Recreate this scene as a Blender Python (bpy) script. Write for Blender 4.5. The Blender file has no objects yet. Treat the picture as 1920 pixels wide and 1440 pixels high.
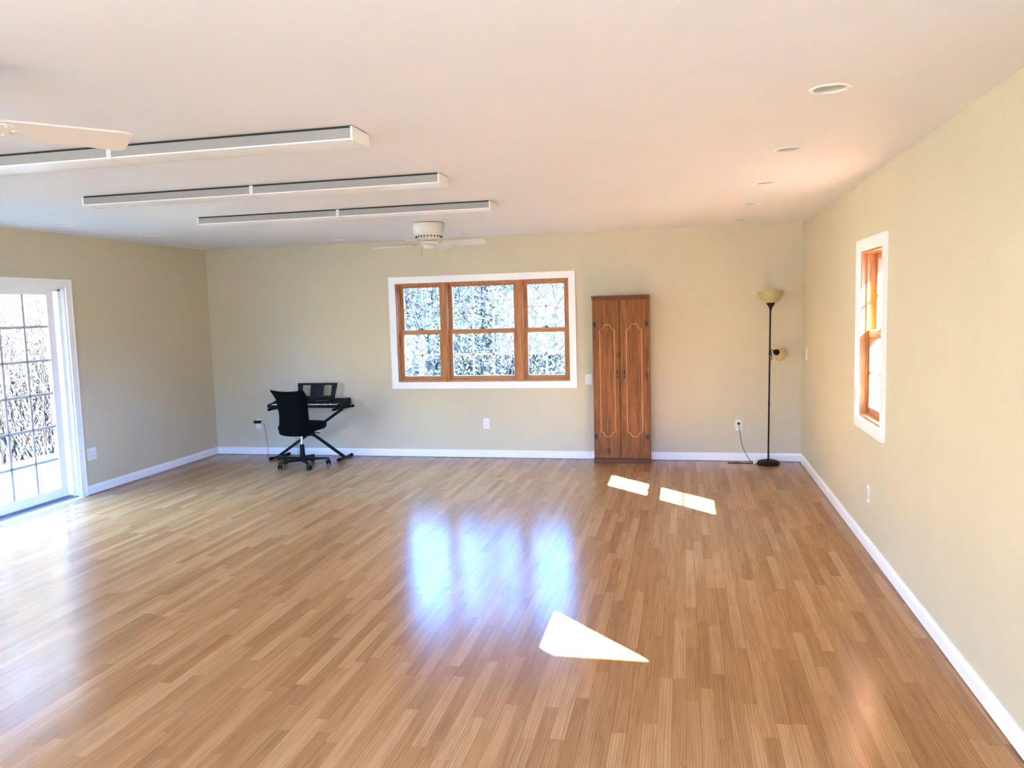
import bpy, bmesh, math, random
from mathutils import Vector, Matrix
PI = math.pi
SC = bpy.context.scene
COL = SC.collection

# ------------------------------------------------------------------ dimensions
W, H = 6.706, 2.44            # room width, ceiling height (metres); back wall on y = 0
RY = -11.0                    # wall behind the camera
TH = 0.16                     # wall thickness

# ------------------------------------------------------------------ camera
cam_d = bpy.data.cameras.new('camera'); cam = bpy.data.objects.new('camera', cam_d); COL.objects.link(cam)
yaw, pitch, roll = 0.217050, -0.094412, -0.027666
fw = Vector((-math.sin(yaw)*math.cos(pitch), math.cos(yaw)*math.cos(pitch), math.sin(pitch)))
rt = Vector((math.cos(yaw), math.sin(yaw), 0)); up = rt.cross(fw)
r2 = rt*math.cos(roll) + up*math.sin(roll); u2 = up*math.cos(roll) - rt*math.sin(roll)
cam.matrix_world = Matrix(((r2.x, u2.x, -fw.x, 5.5267), (r2.y, u2.y, -fw.y, -8.3935), (r2.z, u2.z, -fw.z, 1.6398), (0, 0, 0, 1)))
cam_d.sensor_width = 36; cam_d.lens = 1466.78/1920*36; cam_d.clip_start = 0.05; cam_d.clip_end = 300
SC.camera = cam

# ------------------------------------------------------------------ exposure
vs = SC.view_settings
vs.view_transform = 'Standard'; vs.look = 'None'; vs.gamma = 1; vs.use_curve_mapping = False
vs.exposure = 2.36

# ------------------------------------------------------------------ sky
world = bpy.data.worlds.new('sky'); SC.world = world; world.use_nodes = True
wn, wl = world.node_tree.nodes, world.node_tree.links
bg = wn['Background']
tc = wn.new('ShaderNodeTexCoord'); sx = wn.new('ShaderNodeSeparateXYZ'); cr = wn.new('ShaderNodeValToRGB')
wl.new(tc.outputs['Generated'], sx.inputs[0]); wl.new(sx.outputs['Z'], cr.inputs[0]); wl.new(cr.outputs[0], bg.inputs[0])
e = cr.color_ramp.elements
e[0].position = 0.0; e[0].color = (0.020, 0.023, 0.027, 1)
e[1].position = 0.5; e[1].color = (0.18, 0.44, 1.0, 1)
k = e.new(0.05); k.color = (0.023, 0.028, 0.036, 1)
k = e.new(0.14); k.color = (0.055, 0.30, 1.0, 1)
bg.inputs[1].default_value = 11.0

# ------------------------------------------------------------------ sun
sd = bpy.data.lights.new('sun', 'SUN'); sun = bpy.data.objects.new('sun', sd); COL.objects.link(sun)
sd.energy = 88; sd.angle = 0.0093; sd.color = (0.98, 0.98, 0.97)
sun_dir = Vector((-1, 1, -1/1.08)).normalized()        # direction the light travels
sun.rotation_euler = sun_dir.to_track_quat('-Z', 'Y').to_euler(); sun.location = (12, -14, 9)

# ------------------------------------------------------------------ daylight portals at the windows, added fill lamps at the rear
def area(name, loc, rot, sx_, sy_, energy, color, portal=False):
    d = bpy.data.lights.new(name, 'AREA'); o = bpy.data.objects.new(name, d); COL.objects.link(o)
    d.shape = 'RECTANGLE'; d.size = sx_; d.size_y = sy_; d.energy = energy; d.color = color
    o.location = loc; o.rotation_euler = rot
    if portal: d.cycles.is_portal = True
    return o
area('back_window_daylight', (3.35, 0.20, 1.41), (-PI/2, 0, 0), 2.0, 1.14, 1, (1, 1, 1), True)
area('glass_door_daylight', (-0.20, -3.16, 0.99), (0, -PI/2, 0), 1.96, 1.9, 1, (1, 1, 1), True)
area('side_window_daylight', (W+0.20, -2.98, 1.41), (0, PI/2, 0), 1.14, 0.7, 1, (1, 1, 1), True)
area('near_side_window_daylight', (W+0.20, -6.5, 1.41), (0, PI/2, 0), 1.14, 0.7, 1, (1, 1, 1), True)
area('rear_window_daylight', (3.35, RY-0.10, 1.35), (PI/2, 0, 0), 5.0, 1.7, 27, (0.84, 0.93, 1.0))  # fill lamp set in an unseen opening added behind the camera
area('rear_side_window_daylight', (W+0.10, -9.35, 1.35), (0, PI/2, 0), 1.55, 2.3, 18, (0.84, 0.93, 1.0))  # second added fill lamp, in the unseen side opening near the rear
area('near_glass_door_daylight', (-0.20, -7.4, 0.99), (0, -PI/2, 0), 1.96, 1.9, 1, (1, 1, 1), True)

# ------------------------------------------------------------------ node helpers
def srgb(r, g, b):
    f = lambda c: (c/255)/12.92 if c/255 <= 0.04045 else ((c/255+0.055)/1.055)**2.4
    return (f(r), f(g), f(b), 1)
def mat(name, color, rough=0.5, metal=0.0, spec=0.5, coat=0.0):
    m = bpy.data.materials.new(name); m.use_nodes = True
    b = m.node_tree.nodes['Principled BSDF']
    b.inputs['Base Color'].default_value = color; b.inputs['Roughness'].default_value = rough
    b.inputs['Metallic'].default_value = metal; b.inputs['Specular IOR Level'].default_value = spec
    b.inputs['Coat Weight'].default_value = coat
    return m
def nd(m, t, **kw):
    n = m.node_tree.nodes.new(t)
    for a, v in kw.items(): setattr(n, a, v)
    return n
def lk(m, a, b): m.node_tree.links.new(a, b)
def pb(m): return m.node_tree.nodes['Principled BSDF']
def math_n(m, op, a, b=None, c=None):
    n = nd(m, 'ShaderNodeMath', operation=op)
    for i, v in enumerate((a, b, c)):
        if v is None: continue
        if isinstance(v, (int, float)): n.inputs[i].default_value = v
        else: lk(m, v, n.inputs[i])
    return n.outputs[0]
def noise_tint(m, base, scale, amount, bump=0.0, bump_scale=None, stretch=(1, 1, 1), coord='Object', detail=3):
    """break up a flat paint with a little tone noise and a little surface texture"""
    t = nd(m, 'ShaderNodeTexCoord'); mp = nd(m, 'ShaderNodeMapping'); mp.inputs['Scale'].default_value = stretch
    lk(m, t.outputs[coord], mp.inputs[0])
    n = nd(m, 'ShaderNodeTexNoise'); n.inputs['Scale'].default_value = scale; n.inputs['Detail'].default_value = detail
    lk(m, mp.outputs[0], n.inputs['Vector'])
    r = nd(m, 'ShaderNodeValToRGB')
    lo = tuple(c*(1-amount) for c in base[:3])+(1,); hi = tuple(min(1, c*(1+amount)) for c in base[:3])+(1,)
    r.color_ramp.elements[0].position = 0.3; r.color_ramp.elements[0].color = lo
    r.color_ramp.elements[1].position = 0.7; r.color_ramp.elements[1].color = hi
    lk(m, n.outputs[0], r.inputs[0]); lk(m, r.outputs[0], pb(m).inputs['Base Color'])
    if bump:
        n2 = nd(m, 'ShaderNodeTexNoise'); n2.inputs['Scale'].default_value = bump_scale or scale*6; n2.inputs['Detail'].default_value = 2
        lk(m, mp.outputs[0], n2.inputs['Vector'])
        bp = nd(m, 'ShaderNodeBump'); bp.inputs['Strength'].default_value = bump; bp.inputs['Distance'].default_value = 0.002
        lk(m, n2.outputs[0], bp.inputs['Height']); lk(m, bp.outputs[0], pb(m).inputs['Normal'])
    return m
def paint(name, c, rough=0.5, amount=0.02, bump=0.05): return noise_tint(mat(name, c, rough), c, 3, amount, bump, 120)

def wood(name, dark, light, axis='Z', rough=0.4, knots=False, coat=0.0):
    m = mat(name, light, rough, spec=0.3, coat=coat)
    t = nd(m, 'ShaderNodeTexCoord'); mp = nd(m, 'ShaderNodeMapping')
    s = {'X': (1.2, 18, 18), 'Y': (18, 1.2, 18), 'Z': (18, 18, 1.2)}[axis]
    mp.inputs['Scale'].default_value = s; lk(m, t.outputs['Object'], mp.inputs[0])
    n = nd(m, 'ShaderNodeTexNoise'); n.inputs['Scale'].default_value = 2.2; n.inputs['Detail'].default_value = 5
    n.inputs['Distortion'].default_value = 1.2; lk(m, mp.outputs[0], n.inputs['Vector'])
    r = nd(m, 'ShaderNodeValToRGB'); r.color_ramp.elements[0].position = 0.28; r.color_ramp.elements[0].color = dark
    r.color_ramp.elements[1].position = 0.68; r.color_ramp.elements[1].color = light
    lk(m, n.outputs[0], r.inputs[0]); out = r.outputs[0]
    if knots:
        mk = nd(m, 'ShaderNodeMapping'); mk.inputs['Scale'].default_value = (7, 7, 3.2); lk(m, t.outputs['Object'], mk.inputs[0])
        v = nd(m, 'ShaderNodeTexVoronoi'); v.inputs['Scale'].default_value = 1.0; lk(m, mk.outputs[0], v.inputs['Vector'])
        kr = nd(m, 'ShaderNodeValToRGB'); kr.color_ramp.elements[0].position = 0.05; kr.color_ramp.elements[0].color = (1, 1, 1, 1)
        kr.color_ramp.elements[1].position = 0.20; kr.color_ramp.elements[1].color = (0, 0, 0, 1); lk(m, v.outputs['Distance'], kr.inputs[0])
        mx = nd(m, 'ShaderNodeMixRGB'); mx.inputs[2].default_value = tuple(c*0.35 for c in dark[:3])+(1,)
        f = math_n(m, 'MULTIPLY', kr.outputs[0], 0.75); lk(m, f, mx.inputs[0]); lk(m, out, mx.inputs[1]); out = mx.outputs[0]
    lk(m, out, pb(m).inputs['Base Color'])
    return m

def floor_mat():
    m = mat('oak_strip_floor', srgb(190, 145, 100), 0.3)
    pw = 0.057
    g = nd(m, 'ShaderNodeNewGeometry'); s = nd(m, 'ShaderNodeSeparateXYZ'); lk(m, g.outputs['Position'], s.inputs[0])
    x, y = s.outputs['X'], s.outputs['Y']
    u = math_n(m, 'DIVIDE', x, pw); ci = math_n(m, 'FLOOR', u); fu = math_n(m, 'FRACT', u)
    wn1 = nd(m, 'ShaderNodeTexWhiteNoise', noise_dimensions='1D'); lk(m, ci, wn1.inputs['W'])
    ln = math_n(m, 'MULTIPLY_ADD', wn1.outputs['Value'], 0.5, 0.5)          # each row of strips has its own length
    v0 = math_n(m, 'DIVIDE', y, ln); off = math_n(m, 'MULTIPLY', wn1.outputs['Value'], 37.3); v = math_n(m, 'ADD', v0, off)
    ri = math_n(m, 'FLOOR', v); fv = math_n(m, 'FRACT', v)
    cb = nd(m, 'ShaderNodeCombineXYZ'); lk(m, ci, cb.inputs[0]); lk(m, ri, cb.inputs[1])
    wn2 = nd(m, 'ShaderNodeTexWhiteNoise', noise_dimensions='3D'); lk(m, cb.outputs[0], wn2.inputs['Vector'])
    # grain, shifted per strip
    sh = math_n(m, 'MULTIPLY', wn2.outputs['Value'], 50.0)
    gx = math_n(m, 'MULTIPLY_ADD', x, 42.0, sh); gy = math_n(m, 'MULTIPLY_ADD', y, 2.6, sh)
    gv = nd(m, 'ShaderNodeCombineXYZ'); lk(m, gx, gv.inputs[0]); lk(m, gy, gv.inputs[1]); lk(m, sh, gv.inputs[2])
    n1 = nd(m, 'ShaderNodeTexNoise'); n1.inputs['Scale'].default_value = 1.0; n1.inputs['Detail'].default_value = 5; n1.inputs['Distortion'].default_value = 0.8
    lk(m, gv.outputs[0], n1.inputs['Vector'])
    gx2 = math_n(m, 'MULTIPLY_ADD', x, 30.0, sh); gy2 = math_n(m, 'MULTIPLY_ADD', y, 1.6, sh)
    gv2 = nd(m, 'ShaderNodeCombineXYZ'); lk(m, gx2, gv2.inputs[0]); lk(m, gy2, gv2.inputs[1])
    wv = nd(m, 'ShaderNodeTexWave', wave_type='BANDS', bands_direction='X'); wv.inputs['Scale'].default_value = 0.9
    wv.inputs['Distortion'].default_value = 9.0; wv.inputs['Detail'].default_value = 2.0; wv.inputs['Detail Scale'].default_value = 0.5
    lk(m, gv2.outputs[0], wv.inputs['Vector'])
    tone = nd(m, 'ShaderNodeValToRGB'); el = tone.color_ramp.elements
    el[0].position = 0.0; el[0].color = srgb(*FLOOR_TONES[0]); el[1].position = 1.0; el[1].color = srgb(*FLOOR_TONES[3])
    a = el.new(0.35); a.color = srgb(*FLOOR_TONES[1]); a = el.new(0.7); a.color = srgb(*FLOOR_TONES[2])
    lk(m, wn2.outputs['Value'], tone.inputs[0])
    m1 = nd(m, 'ShaderNodeMixRGB', blend_type='MULTIPLY'); lk(m, tone.outputs[0], m1.inputs[1])
    gr = nd(m, 'ShaderNodeValToRGB'); gr.color_ramp.elements[0].position = 0.25; gr.color_ramp.elements[0].color = (0.70, 0.63, 0.56, 1)
    gr.color_ramp.elements[1].position = 0.6; gr.color_ramp.elements[1].color = (1, 1, 1, 1); lk(m, n1.outputs[0], gr.inputs[0])
    m1.inputs[0].default_value = 0.75; lk(m, gr.outputs[0], m1.inputs[2])
    m2 = nd(m, 'ShaderNodeMixRGB', blend_type='MULTIPLY'); lk(m, m1.outputs[0], m2.inputs[1]); m2.inputs[0].default_value = 0.4
    wr = nd(m, 'ShaderNodeValToRGB'); wr.color_ramp.elements[0].position = 0.0; wr.color_ramp.elements[0].color = (0.62, 0.5, 0.4, 1)
    wr.color_ramp.elements[1].position = 0.45; wr.color_ramp.elements[1].color = (1, 1, 1, 1); lk(m, wv.outputs[0], wr.inputs[0]); lk(m, wr.outputs[0], m2.inputs[2])
    # seams
    e1 = math_n(m, 'SUBTRACT', fu, 0.5); e1 = math_n(m, 'ABSOLUTE', e1); s1 = math_n(m, 'GREATER_THAN', e1, 0.487)
    fl = math_n(m, 'MULTIPLY', fv, ln); s2 = math_n(m, 'LESS_THAN', fl, 0.0016)
    seam = math_n(m, 'MAXIMUM', s1, s2)
    m3 = nd(m, 'ShaderNodeMixRGB', blend_type='MULTIPLY'); lk(m, m2.outputs[0], m3.inputs[1]); m3.inputs[2].default_value = (0.5, 0.38, 0.28, 1)
    sf = math_n(m, 'MULTIPLY', seam, 0.6); lk(m, sf, m3.inputs[0]); lk(m, m3.outputs[0], pb(m).inputs['Base Color'])
    # varnish: slightly wavy gloss
    t2 = nd(m, 'ShaderNodeTexNoise'); t2.inputs['Scale'].default_value = 110; t2.inputs['Detail'].default_value = 2; lk(m, g.outputs['Position'], t2.inputs['Vector'])
    hh = math_n(m, 'MULTIPLY_ADD', n1.outputs[0], 0.25, t2.outputs[0]); hh2 = math_n(m, 'MULTIPLY_ADD', seam, -0.8, hh)
    bp = nd(m, 'ShaderNodeBump'); bp.inputs['Strength'].default_value = 0.16; bp.inputs['Distance'].default_value = 0.0012
    lk(m, hh2, bp.inputs['Height']); lk(m, bp.outputs[0], pb(m).inputs['Normal'])
    pb(m).inputs['Roughness'].default_value = 0.20
    pb(m).inputs['Specular IOR Level'].default_value = 0.17
    return m
FLOOR_TONES = [(170, 122, 76), (180, 133, 85), (188, 141, 92), (197, 152, 104)]

def glass_mat():
    m = bpy.data.materials.new('window_glass'); m.use_nodes = True
    nt = m.node_tree; nt.nodes.remove(nt.nodes['Principled BSDF'])
    o = nt.nodes['Material Output']; tr = nd(m, 'ShaderNodeBsdfTransparent'); gl = nd(m, 'ShaderNodeBsdfGlossy')
    gl.inputs['Roughness'].default_value = 0.02; tr.inputs[0].default_value = (0.95, 0.97, 0.98, 1)
    mx = nd(m, 'ShaderNodeMixShader'); g = nd(m, 'ShaderNodeNewGeometry'); dt = nd(m, 'ShaderNodeVectorMath', operation='DOT_PRODUCT')
    lk(m, g.outputs['Incoming'], dt.inputs[0]); lk(m, g.outputs['Normal'], dt.inputs[1])
    c = math_n(m, 'ABSOLUTE', dt.outputs['Value']); c = math_n(m, 'SUBTRACT', 1.0, c); c = math_n(m, 'POWER', c, 5.0); fac = math_n(m, 'MULTIPLY_ADD', c, 0.96, 0.04)
    lk(m, fac, mx.inputs[0]); lk(m, tr.outputs[0], mx.inputs[1]); lk(m, gl.outputs[0], mx.inputs[2]); lk(m, mx.outputs[0], o.inputs[0])
    return m

M = {}
M['muntin'] = paint('grey_grid_bar', srgb(196, 190, 202), 0.5)
M['wall'] = paint('wall_paint', srgb(207, 197, 170), 0.55, 0.015, 0.06)
M['ceil'] = paint('ceiling_paint', srgb(234, 236, 241), 0.7, 0.01, 0.06)
M['trim'] = paint('white_trim_paint', srgb(246, 246, 247), 0.35, 0.01, 0.02)
M['floor'] = floor_mat()
M['seam'] = paint('floor_gap_shadow_wood', srgb(60, 40, 25), 0.8)
M['fir'] = wood('varnished_fir_z', srgb(158, 98, 52), srgb(204, 144, 90), 'Z', 0.45)
M['firx'] = wood('varnished_fir_x', srgb(158, 98, 52), srgb(204, 144, 90), 'X', 0.45)
M['pine'] = wood('knotty_pine', srgb(98, 58, 24), srgb(148, 94, 46), 'Z', 0.55, True)
M['pinedark'] = wood('pine_edge', srgb(84, 42, 22), srgb(116, 64, 36), 'X', 0.45)
M['pinebead'] = wood('pine_moulding', srgb(176, 116, 70), srgb(206, 148, 100), 'Z', 0.25)
M['iron'] = paint('black_iron', srgb(30, 24, 22), 0.45, 0.1)
M['bronze'] = paint('dark_bronze', srgb(22, 14, 13), 0.5, 0.1)
M['amber'] = noise_tint(mat('amber_glass_shade', srgb(214, 196, 146), 0.3), srgb(212, 194, 144), 14, 0.10)
M['amber2'] = noise_tint(mat('amber_glass_shade_light', srgb(214, 190, 140), 0.3), srgb(214, 188, 136), 14, 0.08)
for k_ in ('amber', 'amber2'): pb(M[k_]).inputs['Transmission Weight'].default_value = 0.25
M['plastic_white'] = paint('white_plastic', srgb(240, 238, 232), 0.35, 0.01, 0.0)
M['plastic_black'] = paint('black_plastic', srgb(11, 11, 12), 0.6, 0.1, 0.05)
M['fabric_black'] = noise_tint(mat('black_mesh_fabric', srgb(8, 8, 9), 0.95, spec=0.1), srgb(8, 8, 9), 60, 0.3, 0.2, 500)
M['chrome'] = mat('chrome', srgb(215, 215, 218), 0.15, 1.0)
M['grey_metal'] = paint('grey_aluminium', srgb(150, 152, 156), 0.4, 0.05); pb(M['bronze']).inputs['Specular IOR Level'].default_value = 0.25; pb(M['plastic_black']).inputs['Specular IOR Level'].default_value = 0.25; pb(M['grey_metal']).inputs['Metallic'].default_value = 0.6
M['slot'] = paint('dark_slot', srgb(40, 36, 32), 0.7)
M['fan_white'] = paint('white_enamel', srgb(226, 220, 210), 0.35, 0.01)
M['brass'] = mat('aged_brass', srgb(170, 140, 90), 0.35, 1.0)
M['lens'] = noise_tint(mat('ribbed_acrylic', srgb(252, 252, 252), 0.3), srgb(250, 250, 250), 220, 0.02, 0.2, 260, (1, 1, 1))
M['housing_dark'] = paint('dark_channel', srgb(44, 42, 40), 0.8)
M['lens_side'] = noise_tint(mat('clear_ribbed_side', srgb(166, 163, 158), 0.3), srgb(164, 161, 156), 200, 0.06, 0.2, 240)
M['can_grey'] = paint('grey_reflector', srgb(206, 200, 190), 0.4)
M['steel_white'] = paint('white_enamelled_steel', srgb(236, 234, 230), 0.4, 0.01)
M['bulb'] = mat('frosted_bulb', srgb(250, 248, 244), 0.12)
M['glass'] = glass_mat()
M['paper'] = paint('paper_tag', srgb(238, 232, 222), 0.8)
M['cord_pale'] = paint('pale_cord', srgb(150, 140, 108), 0.6)
M['bark'] = noise_tint(mat('bark', srgb(24, 25, 31), 0.95), srgb(24, 25, 31), 20, 0.3)
M['twig'] = noise_tint(mat('pale_twig', srgb(36, 34, 33), 0.95), srgb(36, 34, 33), 20, 0.3)
M['needle'] = noise_tint(mat('pine_needles', srgb(29, 41, 49), 0.8), srgb(29, 41, 49), 3, 0.35)
M['leaf'] = noise_tint(mat('spring_leaves', srgb(35, 46, 35), 0.8), srgb(35, 46, 35), 3, 0.35)
M['dryleaf'] = noise_tint(mat('dry_leaves', srgb(82, 72, 58), 0.8), srgb(82, 72, 58), 3, 0.35)
M['ground'] = noise_tint(mat('leaf_litter_ground', srgb(46, 46, 45), 0.95), srgb(46, 46, 45), 1.4, 0.35, detail=6)
M['paleleaf'] = noise_tint(mat('pale_spring_leaves', srgb(98, 98, 80), 0.8), srgb(98, 98, 80), 3, 0.3)
M['hill'] = noise_tint(mat('dry_hillside', srgb(116, 109, 94), 0.95), srgb(114, 107, 92), 1.2, 0.3, detail=6)
M['lawn'] = noise_tint(mat('lawn', srgb(112, 112, 84), 0.95), srgb(110, 110, 82), 4, 0.3, detail=6)
for k_ in ('bark', 'twig', 'needle', 'leaf', 'dryleaf', 'ground', 'hill', 'lawn', 'paleleaf'): pb(M[k_]).inputs['Specular IOR Level'].default_value = 0.0
M['siding'] = paint('exterior_siding', srgb(150, 142, 128), 0.8)

# ------------------------------------------------------------------ mesh helpers
class MB:
    """collects shapes; build() links them as ONE mesh object"""
    def __init__(s): s.bm = bmesh.new()
    def box(s, x0, x1, y0, y1, z0, z1, bevel=0.0, M4=None):
        r = bmesh.ops.create_cube(s.bm, size=1); vs_ = r['verts']
        bmesh.ops.scale(s.bm, vec=(x1-x0, y1-y0, z1-z0), verts=vs_)
        bmesh.ops.translate(s.bm, vec=((x0+x1)/2, (y0+y1)/2, (z0+z1)/2), verts=vs_)
        if bevel:
            es = list({e_ for v in vs_ for e_ in v.link_edges})
            b = bmesh.ops.bevel(s.bm, geom=es, offset=bevel, segments=2, profile=0.6, affect='EDGES')
            vs_ = list({v for f in b['faces'] for v in f.verts} | {v for v in vs_ if v.is_valid})
            vs_ = s._island(vs_)
        if M4 is not None: bmesh.ops.transform(s.bm, matrix=M4, verts=vs_)
        return s
    def _island(s, seed):
        seen, st = set(seed), list(seed)
        while st:
            v = st.pop()
            for e_ in v.link_edges:
                o = e_.other_vert(v)
                if o not in seen: seen.add(o); st.append(o)
        return list(seen)
    def frame(s, x0, x1, z0, z1, w, y0, y1, wb=None, bevel=0.0):
        """rectangular frame in the xz plane, mitred corners"""
        wb = w if wb is None else wb
        o = [(x0, z0), (x1, z0), (x1, z1), (x0, z1)]; i = [(x0+w, z0+wb), (x1-w, z0+wb), (x1-w, z1-w), (x0+w, z1-w)]
        V = lambda p, y: s.bm.verts.new((p[0], y, p[1]))
        of, ob, nf, nb = [V(p, y0) for p in o], [V(p, y1) for p in o], [V(p, y0) for p in i], [V(p, y1) for p in i]
        F = s.bm.faces.new
        for a in range(4):
            b = (a+1) % 4
            F((of[a], of[b], nf[b], nf[a])); F((ob[b], ob[a], nb[a], nb[b])); F((of[b], of[a], ob[a], ob[b])); F((nf[a], nf[b], nb[b], nb[a]))
        return s
    def lathe(s, prof, seg=32, c=(0, 0, 0), M4=None, cap=True):
        rings = []
        allv = []
        for r, z in prof:
            ring = [s.bm.verts.new((c[0]+r*math.cos(2*PI*i/seg), c[1]+r*math.sin(2*PI*i/seg), c[2]+z)) for i in range(seg)] if r > 1e-6 else [s.bm.verts.new((c[0], c[1], c[2]+z))]
            rings.append(ring); allv += ring
        for a, b in zip(rings, rings[1:]):
            if len(a) == 1 and len(b) == 1: continue
            for i in range(seg):
                j = (i+1) % seg
                if len(a) == 1: s.bm.faces.new((a[0], b[j], b[i]))
                elif len(b) == 1: s.bm.faces.new((a[i], a[j], b[0]))
                else: s.bm.faces.new((a[i], a[j], b[j], b[i]))
        if cap:
            for r in (rings[0], rings[-1]):
                if len(r) > 2: s.bm.faces.new(r)
        if M4 is not None: bmesh.ops.transform(s.bm, matrix=M4, verts=allv)
        return s
    def tube(s, pts, r, seg=8, cap=True):
        pts = [Vector(p) for p in pts]; n = len(pts)
        rr = r if isinstance(r, (list, tuple)) else [r]*n
        t0 = (pts[1]-pts[0]).normalized(); ax = Vector((0, 0, 1)) if abs(t0.z) < 0.9 else Vector((1, 0, 0))
        nrm = t0.cross(ax).normalized(); rings = []
        for i in range(n):
            t = (pts[min(i+1, n-1)]-pts[max(i-1, 0)]).normalized()
            nrm = (nrm - t*nrm.dot(t)).normalized(); bn = t.cross(nrm)
            rings.append([s.bm.verts.new(pts[i]+(nrm*math.cos(2*PI*k/seg)+bn*math.sin(2*PI*k/seg))*rr[i]) for k in range(seg)])
        for a, b in zip(rings, rings[1:]):
            for k in range(seg): s.bm.faces.new((a[k], a[(k+1) % seg], b[(k+1) % seg], b[k]))
        if cap: s.bm.faces.new(rings[0][::-1]); s.bm.faces.new(rings[-1])
        return s
    def bar(s, a, b, w, h, bevel=0.0):
        """square bar from a to b"""
        a, b = Vector(a), Vector(b); L = (b-a).length
        q = (b-a).to_track_quat('X', 'Z').to_matrix().to_4x4(); q.translation = (a+b)/2
        return s.box(-L/2, L/2, -w/2, w/2, -h/2, h/2, bevel, q)
    def prism(s, poly, x0, x1, M4=None):
        """closed polygon (y,z) pulled along x"""
        A = [s.bm.verts.new((x0, y, z)) for y, z in poly]; B = [s.bm.verts.new((x1, y, z)) for y, z in poly]; n = len(poly)
        s.bm.faces.new(A); s.bm.faces.new(B[::-1])
        for i in range(n): s.bm.faces.new((A[i], B[i], B[(i+1) % n], A[(i+1) % n]))
        if M4 is not None: bmesh.ops.transform(s.bm, matrix=M4, verts=A+B)
        return s
    def plate(s, poly, z0, z1, M4=None):
        """closed polygon (x,y) with thickness along z"""
        A = [s.bm.verts.new((x, y, z0)) for x, y in poly]; B = [s.bm.verts.new((x, y, z1)) for x, y in poly]; n = len(poly)
        s.bm.faces.new(A[::-1]); s.bm.faces.new(B)
        for i in range(n): s.bm.faces.new((A[i], A[(i+1) % n], B[(i+1) % n], B[i]))
        if M4 is not None: bmesh.ops.transform(s.bm, matrix=M4, verts=A+B)
        return s
    def build(s, name, m, parent=None, org=(0, 0, 0), smooth=False, angle=0.7):
        bmesh.ops.recalc_face_normals(s.bm, faces=s.bm.faces)
        if any(org): bmesh.ops.translate(s.bm, vec=[-c for c in org], verts=s.bm.verts)
        me = bpy.data.meshes.new(name); s.bm.to_mesh(me); s.bm.free()
        if smooth:
            for p in me.polygons: p.use_smooth = True
            me.set_sharp_from_angle(angle=angle)
        me.materials.append(m)
        o = bpy.data.objects.new(name, me); COL.objects.link(o)
        if parent is not None: o.parent = parent
        return o

def tag(o, label=None, cat=None, group=None, kind=None):
    if label: o['label'] = label
    if cat: o['category'] = cat
    if group: o['group'] = group
    if kind: o['kind'] = kind
    return o
def empty(name, loc, rz=0.0, label=None, cat=None, group=None, kind=None):
    o = bpy.data.objects.new(name, None); COL.objects.link(o); o.empty_display_size = 0.1
    o.location = loc; o.rotation_euler = (0, 0, rz)
    return tag(o, label, cat, group, kind)
def kids(o): return [c for c in list(COL.objects) if c.parent == o]
def dup(o, loc=None, rz=None, label=None, parent=None):
    """a copy of a thing with copies of its parts and sub-parts"""
    c = o.copy(); COL.objects.link(c)
    if parent is not None: c.parent = parent
    for ch in kids(o): dup(ch, parent=c)
    if loc is not None: c.location = loc
    if rz is not None: c.rotation_euler = (0, 0, rz)
    if label: c['label'] = label
    return c

# ================================================================== SETTING
B_OPEN = (2.353, 4.330, 0.850, 1.970)          # back window: x0, x1, z0, z1
R_OPENS = [(-3.310, -2.665), (-6.822, -6.178)]  # side windows: y0, y1 (same z)
R_REAR = (-10.5, -8.2, 0.55, 2.12)              # wide unseen opening beside the viewer, added for fill light
D_OPEN = (-4.10, -2.222, 0.0, 1.962)            # glass door
D2 = (-8.35, -6.472)                            # a second one nearer the viewer, unseen, added to bring in daylight
REAR = [(0.9, 5.8, 0.5, 2.15)]  # unseen opening in the rear wall, added to let in fill light

fl = MB(); fl.box(-0.02, W+0.02, RY-0.02, 0.02, -0.12, 0.0)
tag(fl.build('floor', M['floor']), 'honey oak strip floor with a glossy varnish', 'floor', kind='structure')

b = MB(); x0, x1, z0, z1 = B_OPEN; T = 2.72
b.box(-TH, x0, 0, TH, -0.3, T).box(x1, W+TH, 0, TH, -0.3, T).box(x0, x1, 0, TH, -0.3, z0).box(x0, x1, 0, TH, z1, T)
tag(b.build('wall_back', M['wall']), 'far beige wall with the wide wooden window', 'wall', kind='structure')
b = MB(); y0, y1, z0, z1 = D_OPEN
b.box(-TH, 0, y1, 0, -0.3, T).box(-TH, 0, D2[1], y0, -0.3, T).box(-TH, 0, RY, D2[0], -0.3, T)
for y0, y1 in (D_OPEN[:2], D2): b.box(-TH, 0, y0, y1, z1, T).box(-TH, 0, y0, y1, -0.3, -0.001)
tag(b.build('wall_left', M['wall']), 'beige wall on the left with the glass door', 'wall', kind='structure')
b = MB(); ys = [R_REAR[1]] + sorted([v for p in R_OPENS for v in p]) + [0]
b.box(W, W+TH, RY, R_REAR[0], -0.3, T).box(W, W+TH, R_REAR[0], R_REAR[1], -0.3, R_REAR[2]).box(W, W+TH, R_REAR[0], R_REAR[1], R_REAR[3], T)
for a in (0, 2, 4): b.box(W, W+TH, ys[a], ys[a+1], -0.3, T)
for a in (1, 3): b.box(W, W+TH, ys[a], ys[a+1], -0.3, 0.85).box(W, W+TH, ys[a], ys[a+1], 1.97, T)
tag(b.build('wall_right', M['wall']), 'long pale beige wall on the right', 'wall', kind='structure')
b = MB(); x0, x1, z0, z1 = REAR[0]
b.box(-TH, x0, RY-TH, RY, -0.3, T).box(x1, W+TH, RY-TH, RY, -0.3, T).box(x0, x1, RY-TH, RY, -0.3, z0).box(x0, x1, RY-TH, RY, z1, T)
tag(b.build('wall_rear', M['wall']), 'beige wall behind the viewer with a wide opening', 'wall', kind='structure')

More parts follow.
